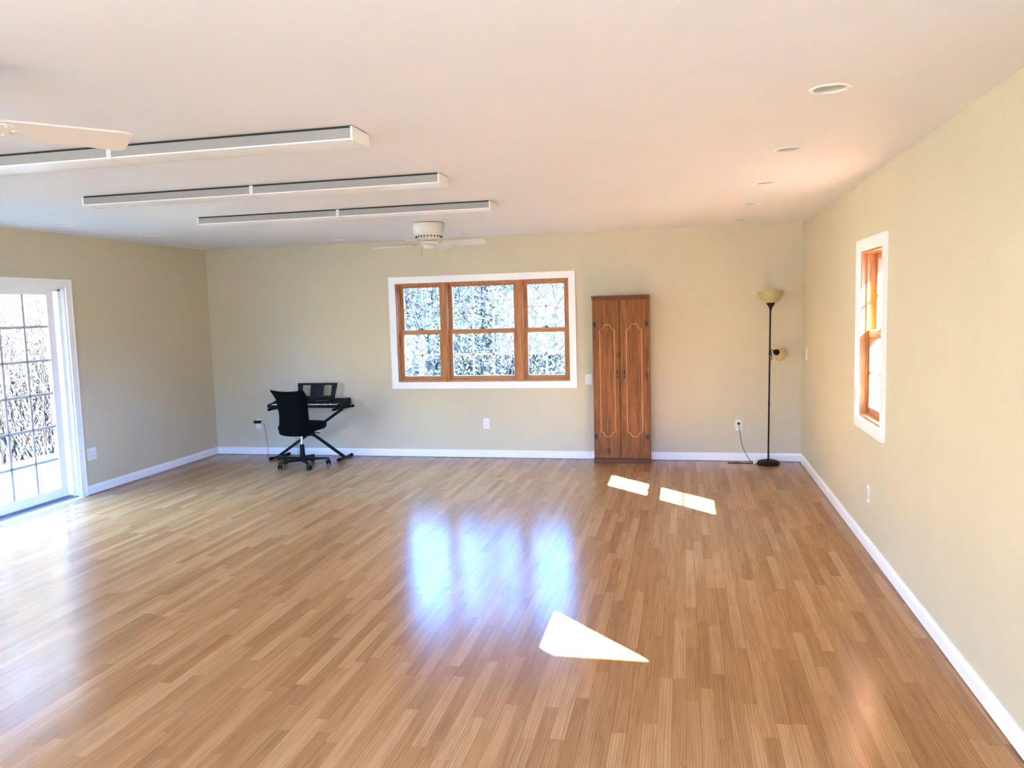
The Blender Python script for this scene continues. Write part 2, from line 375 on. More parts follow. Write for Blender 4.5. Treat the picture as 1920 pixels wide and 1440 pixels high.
# ceiling sheet with a round hole for each recessed light
CAN_R = 0.062
LX = [0.56, 1.93, 3.31, 4.74, 6.075]; LY = [-0.47, -1.70, -2.80, -3.96, -5.15]
CANS = [(LX[4], LY[4]), (LX[4], LY[3]), (LX[4], LY[2]), (LX[4], LY[1]), (LX[4], LY[0]), (LX[0], LY[0]), (LX[1], LY[0]), (LX[2], LY[0]), (LX[3], LY[0]),
        (LX[0], LY[1]), (LX[0], LY[2])]
b = MB(); hs = 0.10
gx = sorted([-0.02, W+0.02] + [v for x in LX for v in (x-hs, x+hs)]); gy = sorted([RY-0.02, 0.02] + [v for y in LY for v in (y-hs, y+hs)])
NS = 32
for i in range(len(gx)-1):
    for j in range(len(gy)-1):
        ax, bx, ay, by = gx[i], gx[i+1], gy[j], gy[j+1]; cx, cy = (ax+bx)/2, (ay+by)/2
        if any(abs(cx-p) < 1e-3 and abs(cy-q) < 1e-3 for p, q in CANS):
            ring, sq = [], []
            for k in range(NS):
                t = 2*PI*k/NS; c, s = math.cos(t), math.sin(t); f = hs/max(abs(c), abs(s))
                ring.append(b.bm.verts.new((cx+CAN_R*c, cy+CAN_R*s, H))); sq.append(b.bm.verts.new((cx+f*c, cy+f*s, H)))
            for k in range(NS): b.bm.faces.new((ring[k], ring[(k+1) % NS], sq[(k+1) % NS], sq[k]))
        else:
            b.bm.faces.new([b.bm.verts.new(p) for p in ((ax, ay, H), (bx, ay, H), (bx, by, H), (ax, by, H))])
tag(b.build('ceiling', M['ceil']), 'smooth white ceiling with recessed lights', 'ceiling', kind='structure')
b = MB(); b.box(-0.45, W+TH, RY-0.5, 0.5, T, T+0.15)
b.prism([(W+TH, 2.19), (W+TH+0.35, 2.19), (W+TH+0.35, 2.30), (W+TH, T+0.15)], RY-0.5, 0.5, Matrix(((0, 1, 0, 0), (1, 0, 0, 0), (0, 0, 1, 0), (0, 0, 0, 1))))
b.box(-0.45, W+3.5, RY-4.5, RY-0.5, 2.40, 2.55).box(W+TH, W+3.5, RY-0.5, -8.1, 2.40, 2.55)  # unseen slabs added to keep the sun out of the rear openings
tag(b.build('roof', M['siding']), 'roof over the room with an eave and a rear porch', 'roof', kind='structure')
b = MB(); b.box(W+TH, W+4.0, -8.1, -7.85, -0.6, 2.79)  # unseen wall, placed so its top edge trims the nearer sun patch
tag(b.build('wall_wing', M['siding']), 'outside wall of the wing beside the room', 'wall', kind='structure')

# baseboards: board with an eased top edge and a dark gap below
def baseboard(name, a, bb, nrm, label):
    """from a to bb along the wall, nrm points into the room"""
    a, bb, n = Vector(a), Vector(bb), Vector(nrm); L = (bb-a).length; d = (bb-a).normalized()
    M4 = Matrix(((d.x, n.x, 0, a.x), (d.y, n.y, 0, a.y), (0, 0, 1, 0), (0, 0, 0, 1)))
    m = MB(); m.prism([(0, 0.004), (0.014, 0.004), (0.014, 0.066), (0.011, 0.074), (0.007, 0.084), (0, 0.086)], 0, L, M4)
    o = m.build(name, M['trim'], None); tag(o, label, 'baseboard', kind='structure')
    m = MB(); m.prism([(0, 0.0005), (0.0125, 0.0005), (0.0125, 0.004), (0, 0.004)], 0, L, M4); g = m.build('gap', M['seam'], o)
baseboard('baseboard_back', (0, 0, 0), (W, 0, 0), (0, -1, 0), 'white baseboard along the far wall')
baseboard('baseboard_right', (W, -0.015, 0), (W, RY, 0), (-1, 0, 0), 'white baseboard along the right wall')
baseboard('baseboard_left', (0, D_OPEN[1]+0.062, 0), (0, -0.015, 0), (1, 0, 0), 'white baseboard between the glass door and the corner')

# ------------------------------------------------------------------ wooden double hung windows
def window(name, loc, rz, x0, x1, z0, z1, units, mulls, label, fixed=False):
    root = empty(name, loc, rz, label, 'window', kind='structure')
    cw = 0.066
    m = MB(); m.frame(x0-cw, x1+cw, z0-cw, z1+cw, cw+0.004, -0.017, 0.0); m.frame(x0-cw-0.003, x1+cw+0.003, z0-cw-0.003, z1+cw+0.003, 0.012, -0.021, 0.0)
    m.build('casing', M['trim'], root)
    t = 0.018
    m = MB(); m.frame(x0, x1, z0, z1, t, -0.001, TH-0.002); jb = m.build('jamb', M['fir'], root)
    m = MB()
    for (a, c, _) in units:                                       # stops and parting beads in each unit
        for q0, q1 in ((0.034, 0.046), (0.0825, 0.0875)): m.frame(a-0.004, c+0.004, z0+t-0.002, z1-t+0.002, 0.012, q0, q1)
    m.build('stop', M['fir'], root)
    for a, c in mulls:
        m = MB(); m.box(a, c, 0.012, TH-0.004, z0+t, z1-t, 0.002); m.box(a+0.012, c-0.012, 0.004, 0.013, z0+t, z1-t, 0.002); m.build('mullion', M['fir'], root)
    zr = z0 + 0.592                                              # top of the meeting rail
    for a, c, cols in units:
        for nm, zl, zh, q0, q1, tr, brl in (('sash', z0+t, z1-t+0.004, 0.060, 0.095, 0.041, 0.050),) if fixed else (('upper_sash', zr-0.055, z1-t+0.004, 0.089, 0.124, 0.041, 0.042), ('lower_sash', z0+t, zr, 0.047, 0.082, 0.050, 0.052)):
            st = 0.045
            m = MB(); m.box(a, a+st, q0, q1, zl, zh, 0.002).box(c-st, c, q0, q1, zl, zh, 0.002)
            s = m.build(nm, M['fir'], root)
            m = MB(); m.box(a+st, c-st, q0, q1, zl, zl+brl, 0.002).box(a+st, c-st, q0, q1, zh-tr, zh, 0.002); m.build('rail', M['firx'], s)
            gx0, gx1, gz0, gz1 = a+st, c-st, zl+brl, zh-tr; qm = (q0+q1)/2
            m = MB(); m.box(gx0-0.004, gx1+0.004, qm-0.003, qm+0.003, gz0-0.004, gz1+0.004); m.build('pane', M['glass'], s)
            if fixed: continue
            m = MB(); w = 0.0105
            for k_ in range(1, cols): xx = gx0+(gx1-gx0)*k_/cols; m.box(xx-w, xx+w, qm-0.010, qm-0.004, gz0, gz1)
            zm = (gz0+gz1)/2; m.box(gx0, gx1, qm-0.010, qm-0.004, zm-w, zm+w); m.build('muntin', M['trim'], s)
            if nm == 'lower_sash':
                m = MB(); xm = (a+c)/2
                m.box(xm-0.035, xm+0.035, q0+0.004, q1, zh-0.001, zh+0.006, 0.002)
                m.lathe([(0.013, 0.006), (0.013, 0.014), (0.008, 0.019), (0, 0.020)], 16, (xm+0.006, (q0+q1)/2, zh)); m.tube([(xm+0.006, (q0+q1)/2, zh+0.012), (xm-0.03, q0+0.006, zh+0.014)], 0.004)
                m.build('sash_lock', M['bronze'], s)
    return root
window('window_1', (0, 0, 0), 0, B_OPEN[0], B_OPEN[1], 0.85, 1.97,
       [(2.376, 2.890, 2), (2.951, 3.745, 3), (3.812, 4.308, 2)], [(2.890, 2.951), (3.745, 3.812)],
       'wide triple wooden window in white casing on the far wall')
for i, (y0, y1) in enumerate(R_OPENS):
    hw = (y1-y0)/2
    window('window_%d' % (i+2), (W, (y0+y1)/2, 0), -PI/2, -hw, hw, 0.85, 1.97, [(-hw+0.022, hw-0.022, 2)], [],
           ['narrow sunlit wooden window in white casing on the right wall', 'plain wooden window in the right wall nearer the viewer'][i], i == 1)

# ------------------------------------------------------------------ sliding glass door (local x = world y, local y = outward)
def sliding_door(name, dy, label):
    root = empty(name, (0, dy, 0), PI/2, label, 'door', kind='structure')
    a, c, z0, z1 = D_OPEN; cw = 0.064
    m = MB(); m.box(c-0.003, c+cw, -0.017, 0, 0, z1+cw, 0.003).box(a-cw, a+0.003, -0.017, 0, 0, z1+cw, 0.003).box(a, c, -0.0165, 0, z1-0.003, z1+cw, 0.003)
    m.box(c+cw-0.010, c+cw+0.002, -0.022, 0, 0, z1+cw+0.002, 0.002).box(a-cw, c+cw, -0.022, 0, z1+cw-0.010, z1+cw+0.003, 0.002)
    m.build('casing', M['trim'], root)
    m = MB(); t = 0.02
    m.box(c-t, c+0.001, 0, TH, 0, z1).box(a-0.001, a+t, 0, TH, 0, z1).box(a, c, 0, TH, z1-t, z1+0.001)
    m.box(c-t-0.03, c-t, 0.035, 0.058, 0.02, z1-t).box(c-t-0.05, c-t, 0.115, TH, 0.02, z1-t).box(a+t, c-t, 0.035, 0.058, z1-t-0.02, z1-t)
    m.build('jamb', M['trim'], root)
    m = MB(); m.box(a+t, c-t, 0.002, TH+0.03, 0.0005, 0.022, 0.003)
    for q in (0.045, 0.075, 0.115): m.box(a+t, c-t, q-0.004, q+0.004, 0.022, 0.036)
    m.build('sill_track', M['grey_metal'], root)
    m = MB(); m.prism([(-0.045, 0.001), (0.002, 0.001), (0.002, 0.014), (-0.030, 0.012)], a, c); m.build('threshold', M['trim'], root)
    def panel(x0, x1, q0, q1, nm):
        zb, zt = 0.040, 1.942; st = 0.080; gb, gt = 0.127, 1.888
        m = MB(); m.box(x0, x0+st, q0, q1, zb, zt, 0.004).box(x1-st, x1, q0, q1, zb, zt, 0.004).box(x0+st, x1-st, q0, q1, zb, gb, 0.004).box(x0+st, x1-st, q0, q1, gt, zt, 0.004)
        p = m.build(nm, M['trim'], root); qm = (q0+q1)/2
        m = MB(); m.box(x0+st-0.005, x1-st+0.005, qm-0.003, qm+0.003, gb-0.005, gt+0.005); m.build('pane', M['glass'], p)
        m = MB(); w = 0.011; n = 3
        for k_ in range(1, n): xx = x0+st+(x1-x0-2*st)*k_/n; m.box(xx-w, xx+w, qm-0.012, qm-0.004, gb, gt)
        for k_ in range(5): zz = gt-0.2825-0.3015*k_; m.box(x0+st, x1-st, qm-0.012, qm-0.004, zz-w, zz+w)
        tag(m.build('muntin', M['muntin'], p), 'grey grid bars')
        return p
    panel(-3.232, -2.300, 0.060, 0.098, 'sliding_panel')
    p = panel(-4.078, -3.150, 0.100, 0.138, 'fixed_panel')
sliding_door('door_1', 0, 'white sliding glass door with a white grid on the left wall')
sliding_door('door_2', D2[1]-D_OPEN[1], 'second sliding glass door on the left wall, beside the viewer')

# ================================================================== RECESSED LIGHTS
def recessed_light(loc, label):
    root = empty('recessed_light', (loc[0], loc[1], H), 0, label, 'ceiling light', 'recessed ceiling lights')
    m = MB(); m.lathe([(0.0605, 0.004), (0.0605, -0.003), (0.068, -0.006), (0.0755, -0.004), (0.0765, -0.0003)], 40, cap=False); m.build('trim_ring', M['plastic_white'], root, smooth=True)
    m = MB(); m.lathe([(0.061, 0.0), (0.057, 0.03), (0.052, 0.075), (0.050, 0.085), (0.0, 0.086)], 40, cap=False); m.build('reflector', M['can_grey'], root, smooth=True)
    m = MB(); m.lathe([(0.014, 0.085), (0.018, 0.07), (0.040, 0.042), (0.044, 0.030), (0.040, 0.020), (0.024, 0.0125), (0, 0.010)], 32, cap=False); m.build('bulb', M['bulb'], root, smooth=True)
    return root
can_labels = ['recessed ceiling light nearest the viewer in the row along the right wall', 'second nearest recessed light in the row along the right wall',
              'third recessed light back in the row along the right wall', 'second recessed light from the far corner along the right wall',
              'recessed light nearest the far right corner of the ceiling', 'recessed light in the far left corner of the ceiling',
              'recessed light above the keyboard end of the far wall', 'recessed light just behind the far ceiling fan, above the triple window',
              'recessed light on the ceiling in front of the tall wooden cabinet', 'recessed light second from the far corner along the left wall',
              'leftmost recessed light in view, above the glass door side']
c0 = recessed_light(CANS[0], can_labels[0])
for p, l in zip(CANS[1:], can_labels[1:]): dup(c0, (p[0], p[1], H), None, l)

# ================================================================== FLUORESCENT STRIP LIGHTS
def strip_light(loc, label):
    L = 1.196
    root = empty('strip_light', loc, 0, label, 'strip light', 'fluorescent strip lights')
    m = MB(); m.box(0.003, L-0.003, -0.086, 0.086, -0.014, -0.0005); tag(m.build('housing', M['housing_dark'], root), 'dark mounting channel')  # dark colour paints in the shadow between fixture and ceiling
    m = MB(); m.prism([(-0.088, -0.011), (-0.090, -0.050), (-0.084, -0.058), (-0.030, -0.0615), (0.030, -0.0615), (0.084, -0.058), (0.090, -0.050), (0.088, -0.011)], 0.010, L-0.010)
    m.build('lens', M['lens'], root)
    for sgn in (-1, 1):
        m = MB(); m.prism([(sgn*0.0905, -0.0105), (sgn*0.0922, -0.0515), (sgn*0.0885, -0.0525), (sgn*0.0870, -0.0105)], 0.0105, L-0.0105); m.build('side_panel', M['lens_side'], root)
    for x in (0.0, L-0.010):
        m = MB(); m.prism([(-0.0915, -0.004), (-0.0930, -0.052), (-0.085, -0.0615), (-0.030, -0.065), (0.030, -0.065), (0.085, -0.0615), (0.0930, -0.052), (0.0915, -0.004)], x, x+0.010)
        m.build('end_cap', M['plastic_white'], root)
    return root
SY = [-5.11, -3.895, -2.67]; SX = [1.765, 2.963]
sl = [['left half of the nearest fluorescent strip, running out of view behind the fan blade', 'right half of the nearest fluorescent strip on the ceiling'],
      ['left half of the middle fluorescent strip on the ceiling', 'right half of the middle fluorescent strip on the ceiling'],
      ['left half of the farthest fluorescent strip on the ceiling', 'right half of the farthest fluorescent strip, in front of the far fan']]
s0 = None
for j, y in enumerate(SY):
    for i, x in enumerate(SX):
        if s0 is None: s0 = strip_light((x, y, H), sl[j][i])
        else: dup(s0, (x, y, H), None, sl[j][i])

# ================================================================== CEILING FANS
def ceiling_fan(loc, rz, label):
    root = empty('ceiling_fan', loc, rz, label, 'ceiling fan', 'white four-blade ceiling fans')
    m = MB(); m.lathe([(0.128, 0.0), (0.128, -0.006)], 40); m.build('mounting_plate', M['slot'], root)  # dark disc stands in for the shadow gap under the ceiling
    m = MB(); m.lathe([(0.144, -0.006), (0.146, -0.012), (0.146, -0.040), (0.142, -0.052), (0.138, -0.060), (0.137, -0.085), (0.128, -0.103), (0.112, -0.122), (0.094, -0.138), (0.074, -0.152), (0.062, -0.160)], 48)
    hs_ = m.build('motor_housing', M['fan_white'], root, smooth=True)
    for q in range(24):
        t = 2*PI*q/24; m = MB() if q == 0 else m
        M4 = Matrix.Rotation(t, 4, 'Z') @ Matrix.Translation((0.1145, 0, -0.1205)) @ Matrix.Rotation(math.radians(-42), 4, 'Y')
        m.box(-0.003, 0.003, -0.0048, 0.0048, -0.012, 0.012, 0.0, M4)
    m.build('vent_slot', M['slot'], hs_)
    m = MB(); m.lathe([(0.062, -0.160), (0.080, -0.168), (0.080, -0.192), (0.054, -0.196)], 40); m.build('rotor', M['fan_white'], root, smooth=True)
    m = MB(); m.lathe([(0.050, -0.196), (0.056, -0.200), (0.057, -0.212), (0.052, -0.225), (0.038, -0.234), (0.018, -0.238), (0, -0.239)], 36); m.build('switch_housing', M['fan_white'], root, smooth=True)
    m = MB(); ch = [(-0.055, -0.02, -0.205), (-0.066, -0.025, -0.210), (-0.068, -0.026, -0.255), (-0.068, -0.026, -0.268)]
    m.tube(ch, 0.0013, 6); m.lathe([(0, -0.266), (0.004, -0.268), (0.005, -0.276), (0.003, -0.284), (0, -0.285)], 12, (-0.068, -0.026, 0)); m.build('pull_chain', M['brass'], root, smooth=True)
    for q in range(4):
        t = q*PI/2; R = Matrix.Rotation(t, 4, 'Z')
        P = R @ Matrix.Translation((0, 0, -0.190)) @ Matrix.Rotation(math.radians(-14), 4, 'X')
        # outline of one blade, narrow root and wide rounded tip
        pts = [(0.145, -0.050), (0.17, -0.055), (0.50, -0.070), (0.520, -0.064), (0.530, -0.050), (0.530, 0.050), (0.520, 0.064), (0.50, 0.070), (0.17, 0.055), (0.145, 0.050)]
        m = MB(); m.plate(pts, -0.003, 0.003, P); bl = m.build('blade', M['fan_white'], root)
        m = MB(); ir = [(0.060, -0.016), (0.110, -0.012), (0.135, -0.034), (0.165, -0.042), (0.190, -0.030), (0.178, -0.010), (0.205, 0.0), (0.178, 0.010), (0.190, 0.030), (0.165, 0.042), (0.135, 0.034), (0.110, 0.012), (0.060, 0.016)]
        m.plate(ir, -0.0075, -0.0035, P)
        for sx_, sy_ in ((0.165, -0.03), (0.165, 0.03), (0.19, 0)): m.lathe([(0.0, -0.011), (0.004, -0.010), (0.005, -0.0075)], 10, (sx_, sy_, 0), P)
        m.build('blade_bracket', M['fan_white'], bl)
    return root
FAN_A = ceiling_fan((3.29, -1.56, H), math.radians(-2), 'white ceiling fan in front of the triple window, seen whole')
FAN_B = dup(FAN_A, (3.35, -6.40, H), math.radians(53), 'white ceiling fan cut by the left edge, one blade in view')

# ================================================================== OUTLETS AND SWITCHES (local: x along wall, -y into the room)
def outlet(loc, rz, label, gangs=1, kind='outlet'):
    root = empty('wall_outlet' if kind == 'outlet' else 'light_switch', loc, rz, label, 'outlet' if kind == 'outlet' else 'light switch')
    w = 0.0355+0.023*(gangs-1)
    m = MB(); m.box(-w, w, -0.006, -0.0002, -0.058, 0.058, 0.0025); m.build('cover_plate', M['plastic_white'], root)
    for g in range(gangs):
        gx_ = (g-(gangs-1)/2)*0.046
        if kind == 'outlet':
            for s in (-1, 1):
                m = MB(); m.lathe([(0.0165, 0), (0.0165, 0.002), (0.0155, 0.003)], 20, (0, 0, 0), Matrix.Translation((gx_, -0.0055, s*0.0195)) @ Matrix.Rotation(PI/2, 4, 'X')); r_ = m.build('receptacle', M['plastic_white'], root)
                m = MB()
                for sx_ in (-0.006, 0.006): m.box(gx_+sx_-0.0012, gx_+sx_+0.0012, -0.0090, -0.0084, s*0.0195-0.001, s*0.0195+0.007)
                m.lathe([(0.0024, 0), (0.0024, 0.0006)], 10, (0, 0, 0), Matrix.Translation((gx_, -0.0084, s*0.0195-0.008)) @ Matrix.Rotation(PI/2, 4, 'X')); m.build('slot', M['slot'], r_)
        else:
            m = MB(); m.box(gx_-0.0165, gx_+0.0165, -0.0075, -0.0055, -0.033, 0.033, 0.001); m.prism([(-0.0075, 0.030), (-0.0105, 0.0), (-0.0078, -0.030), (-0.006, -0.030), (-0.006, 0.030)], gx_-0.0145, gx_+0.0145); m.build('rocker', M['plastic_white'], root)
    m = MB(); m.lathe([(0.003, 0), (0.003, 0.0008), (0, 0.0014)], 10, (0, 0, 0), Matrix.Translation((0, -0.0058, 0)) @ Matrix.Rotation(PI/2, 4, 'X')); m.build('screw', M['steel_white'], root)
    return root
outlet((3.372, 0, 0.385), 0, 'white outlet on the far wall below the triple window')
outlet((6.083, 0, 0.379), 0, 'white outlet beside the floor lamp, with its black plug in it')
outlet((0.572, 0, 0.370), 0, 'white outlet left of the keyboard, holding the black adapter')
outlet((0, -2.052, 0.383), PI/2, 'wide white double plate on the left wall beside the glass door', 2)
outlet((W, -2.99, 0.377), -PI/2, 'white outlet low on the right wall below the narrow window')
outlet((4.527, 0, 0.870), 0, 'white switch plate on the far wall just left of the tall cabinet', 1, 'switch')
outlet((W, -0.31, 1.13), -PI/2, 'pale switch plate on the right wall near the far corner', 1, 'switch')

# ================================================================== TALL PINE CABINET
def cabinet():
    x0, x1, yf, h = 4.592, 5.187, -0.225, 1.757
    O = (4.89, -0.12, 0)
    root = empty('tall_cabinet', O, 0, 'tall knotty pine cabinet with two panelled doors against the far wall', 'cabinet')
    yb = -0.018
    m = MB(); f = yf+0.020                                      # doors lie in front of the carcass
    m.box(x0+0.006, x0+0.024, f, yb, 0.0, h-0.018).box(x1-0.024, x1-0.006, f, yb, 0.0, h-0.018).box(x0+0.024, x1-0.024, yb-0.006, yb, 0.05, h-0.02).box(x0+0.024, x1-0.024, f+0.02, yb-0.006, 0.05, 0.068)
    m.box(x0+0.006, x0+0.028, yf+0.006, f, 0.055, 1.715, 0.002).box(x1-0.028, x1-0.006, yf+0.006, f, 0.055, 1.715, 0.002)
    m.build('carcass', M['pine'], root, O)
    m = MB(); m.box(x0, x1, yf-0.006, yb, h-0.020, h, 0.004).box(x0+0.004, x1-0.004, yf, f+0.02, 1.715, h-0.020, 0.003); m.build('top', M['pinedark'], root, O)
    m = MB(); m.box(x0+0.002, x1-0.002, yf-0.004, f+0.02, 0.0, 0.050, 0.003); m.build('plinth', M['pinedark'], root, O)
    xm = 4.879
    for (a, c, px0, px1, hx, pull, side) in ((x0+0.029, xm-0.003, 4.676, 4.828, x0+0.031, 4.853, -1), (xm+0.003, x1-0.029, 4.951, 5.108, x1-0.031, 4.926, 1)):
        m = MB(); m.box(a, c, yf, f-0.001, 0.055, 1.712, 0.002); d = m.build('door', M['pine'], root, O)
        # routed panel moulding: straight stiles, ogee corners, short flat top and bottom
        def arch(zs, zt):
            s = (zt-zs); w = px1-px0
            P = [(px0, zs), (px0+0.10*w, zs+0.02*s), (px0+0.20*w, zs+0.22*s), (px0+0.25*w, zs+0.60*s), (px0+0.34*w, zt), (px1-0.34*w, zt), (px1-0.25*w, zs+0.60*s), (px1-0.20*w, zs+0.22*s), (px1-0.10*w, zs+0.02*s), (px1, zs)]
            return P
        top, bot = arch(1.408, 1.462), arch(0.335, 0.286)
        loop = [(px0, 0.335)] + top + bot[::-1]
        m = MB(); m.tube([(x, yf-0.0025, z) for x, z in loop], 0.0058, 6, cap=False); m.build('moulding', M['pinebead'], d, O, smooth=True)
        for zc in (1.461, 0.285):
            m = MB()                                            # butterfly hinge
            xe = hx
            m.plate([(xe-0.014, -0.034), (xe-0.002, -0.020), (xe+0.002, -0.020), (xe+0.014, -0.034), (xe+0.014, 0.034), (xe+0.002, 0.020), (xe-0.002, 0.020), (xe-0.014, 0.034)], 0.0, 0.0025,
                    Matrix(((1, 0, 0, 0), (0, 0, -1, yf-0.0002), (0, 1, 0, zc), (0, 0, 0, 1))))
            m.tube([(xe, yf-0.004, zc-0.024), (xe, yf-0.004, zc+0.024)], 0.0035, 8)
            m.build('hinge', M['iron'], d, O)
        m = MB()                                                # iron pull: two leaf plates and a bail
        A4 = Matrix(((1, 0, 0, pull), (0, 0, -1, yf-0.0002), (0, 1, 0, 0), (0, 0, 0, 1)))
        m.plate([(0, 0.938), (0.008, 0.956), (0.010, 0.970), (0.005, 0.984), (0, 0.998), (-0.005, 0.984), (-0.010, 0.970), (-0.008, 0.956)], 0.0, 0.003, A4)
        m.plate([(0, 0.898), (0.008, 0.910), (0.009, 0.920), (0.004, 0.930), (-0.004, 0.930), (-0.009, 0.920), (-0.008, 0.910)], 0.0, 0.003, A4)
        m.tube([(pull, yf-0.002, 0.965), (pull, yf-0.016, 0.958), (pull, yf-0.019, 0.942), (pull, yf-0.016, 0.924), (pull, yf-0.002, 0.918)], 0.0035, 8); m.build('pull_handle', M['iron'], d, O, smooth=True)
cabinet()

# ================================================================== FLOOR LAMP
def floor_lamp():
    O = (6.363, -0.155, 0)
    root = empty('floor_lamp', O, 0, 'tall dark floor lamp with amber bowl and small side shade in the far right corner', 'floor lamp')
    m = MB(); m.lathe([(0.0, 0.0), (0.108, 0.0), (0.112, 0.006), (0.112, 0.018), (0.104, 0.024), (0.098, 0.034), (0.070, 0.042), (0.020, 0.046), (0.012, 0.055), (0.0, 0.055)], 40); m.build('base', M['bronze'], root, smooth=True)
    tilt = lambda z: (0.018*z/1.75, 0, z)
    m = MB(); m.tube([tilt(0.045), tilt(0.6), tilt(1.05), tilt(1.58)], 0.0085, 12)
    for z in (0.62, 1.13): m.tube([tilt(z-0.012), tilt(z+0.012)], 0.0105, 12)
    m.build('pole', M['bronze'], root, smooth=True)
    cx = 0.018
    m = MB(); m.lathe([(0.009, 1.555), (0.011, 1.575), (0.020, 1.600), (0.036, 1.622), (0.042, 1.636), (0.040, 1.640), (0.0, 1.640)], 28, (cx, 0, 0)); m.build('shade_holder', M['bronze'], root, smooth=True)
    pr = [(0.036, 1.638), (0.070, 1.652), (0.098, 1.680), (0.115, 1.715), (0.124, 1.754), (0.120, 1.754), (0.111, 1.717), (0.094, 1.684), (0.067, 1.657), (0.030, 1.643)]
    m = MB(); m.lathe(pr, 40, (cx, 0, 0), cap=False); m.build('bowl_shade', M['amber'], root, smooth=True)
    m = MB(); m.lathe([(0.0, 1.642), (0.018, 1.645), (0.018, 1.665), (0.030, 1.69), (0.026, 1.715), (0, 1.725)], 20, (cx, 0, 0)); m.build('bulb', M['bulb'], root, smooth=True)
    # side arm and small shade opening away from the viewer
    p0 = Vector(tilt(1.162)); sock = Vector((0.070, -0.020, 1.146))
    m = MB(); m.tube([p0, p0+Vector((0.015, -0.004, 0.006)), p0+Vector((0.040, -0.012, -0.004)), sock], 0.0045, 8)
    m.tube([p0+Vector((0.008, -0.008, -0.004)), p0+Vector((0.016, -0.012, -0.03)), p0+Vector((0.018, -0.012, -0.075)), p0+Vector((0.016, -0.012, -0.098))], 0.0042, 8)
    m.build('side_arm', M['bronze'], root, smooth=True)
    d = Vector((0.50, 0.62, -0.30)).normalized(); q = d.to_track_quat('Z', 'Y').to_matrix().to_4x4()
    S = Matrix.Translation(sock) @ q
    m = MB(); m.lathe([(0.0, -0.022), (0.018, -0.021), (0.027, -0.010), (0.030, 0.006), (0.030, 0.018), (0.0, 0.018)], 24, (0, 0, 0), S); m.build('side_socket', M['bronze'], root, smooth=True)
    m = MB(); m.lathe([(0.026, 0.016), (0.046, 0.030), (0.061, 0.055), (0.068, 0.085), (0.0655, 0.085), (0.058, 0.057), (0.043, 0.034), (0.022, 0.020)], 36, (0, 0, 0), S, cap=False); m.build('side_shade', M['amber2'], root, smooth=True)
    # cord: plug in the outlet, droop to the floor, loop and back to the base
    w = lambda x, y, z: (x-O[0], y-O[1], z-O[2])
    m = MB(); m.box(*[6.083-O[0]-0.012, 6.083-O[0]+0.012, -0.034-O[1], -0.0092-O[1], 0.388, 0.410], 0.003); pl = m.build('plug', M['plastic_black'], root)
    cp = [(6.083, -0.034, 0.399), (6.085, -0.050, 0.385), (6.088, -0.054, 0.340), (6.100, -0.052, 0.250), (6.118, -0.055, 0.165), (6.150, -0.065, 0.090), (6.190, -0.078, 0.025), (6.215, -0.095, 0.004), (6.200, -0.115, 0.003), (6.12, -0.118, 0.003), (6.03, -0.105, 0.003), (5.975, -0.100, 0.003), (5.965, -0.125, 0.003), (6.00, -0.150, 0.003), (6.08, -0.140, 0.003), (6.17, -0.128, 0.003), (6.225, -0.135, 0.004), (6.262, -0.150, 0.006)]
    m = MB(); m.tube(smooth_path([w(*p) for p in cp], 4), 0.0028, 6); m.build('cord', M['bronze'], root, smooth=True)
    m = MB(); tg = [(-0.030, -0.020), (0.030, -0.012), (0.038, 0.012), (0.026, 0.024), (-0.022, 0.016)]
    m.plate(tg, 0, 0.0008, Matrix.Translation((6.238-O[0], -0.158-O[1], 0.020)) @ Matrix.Rotation(math.radians(24), 4, 'Z') @ Matrix.Rotation(math.radians(48), 4, 'X')); tag(m.build('tag', M['paper'], root), 'white paper tag on the lamp cord')
def smooth_path(pts, n):
    P = [Vector(p) for p in pts]; out = []
    for i in range(len(P)-1):
        a, b_, c, d = P[max(i-1, 0)], P[i], P[i+1], P[min(i+2, len(P)-1)]
        for k_ in range(n):
            t = k_/n
            out.append(0.5*((2*b_)+(c-a)*t+(2*a-5*b_+4*c-d)*t*t+(3*b_-a-3*c+d)*t**3))
    return out+[P[-1]]
floor_lamp()

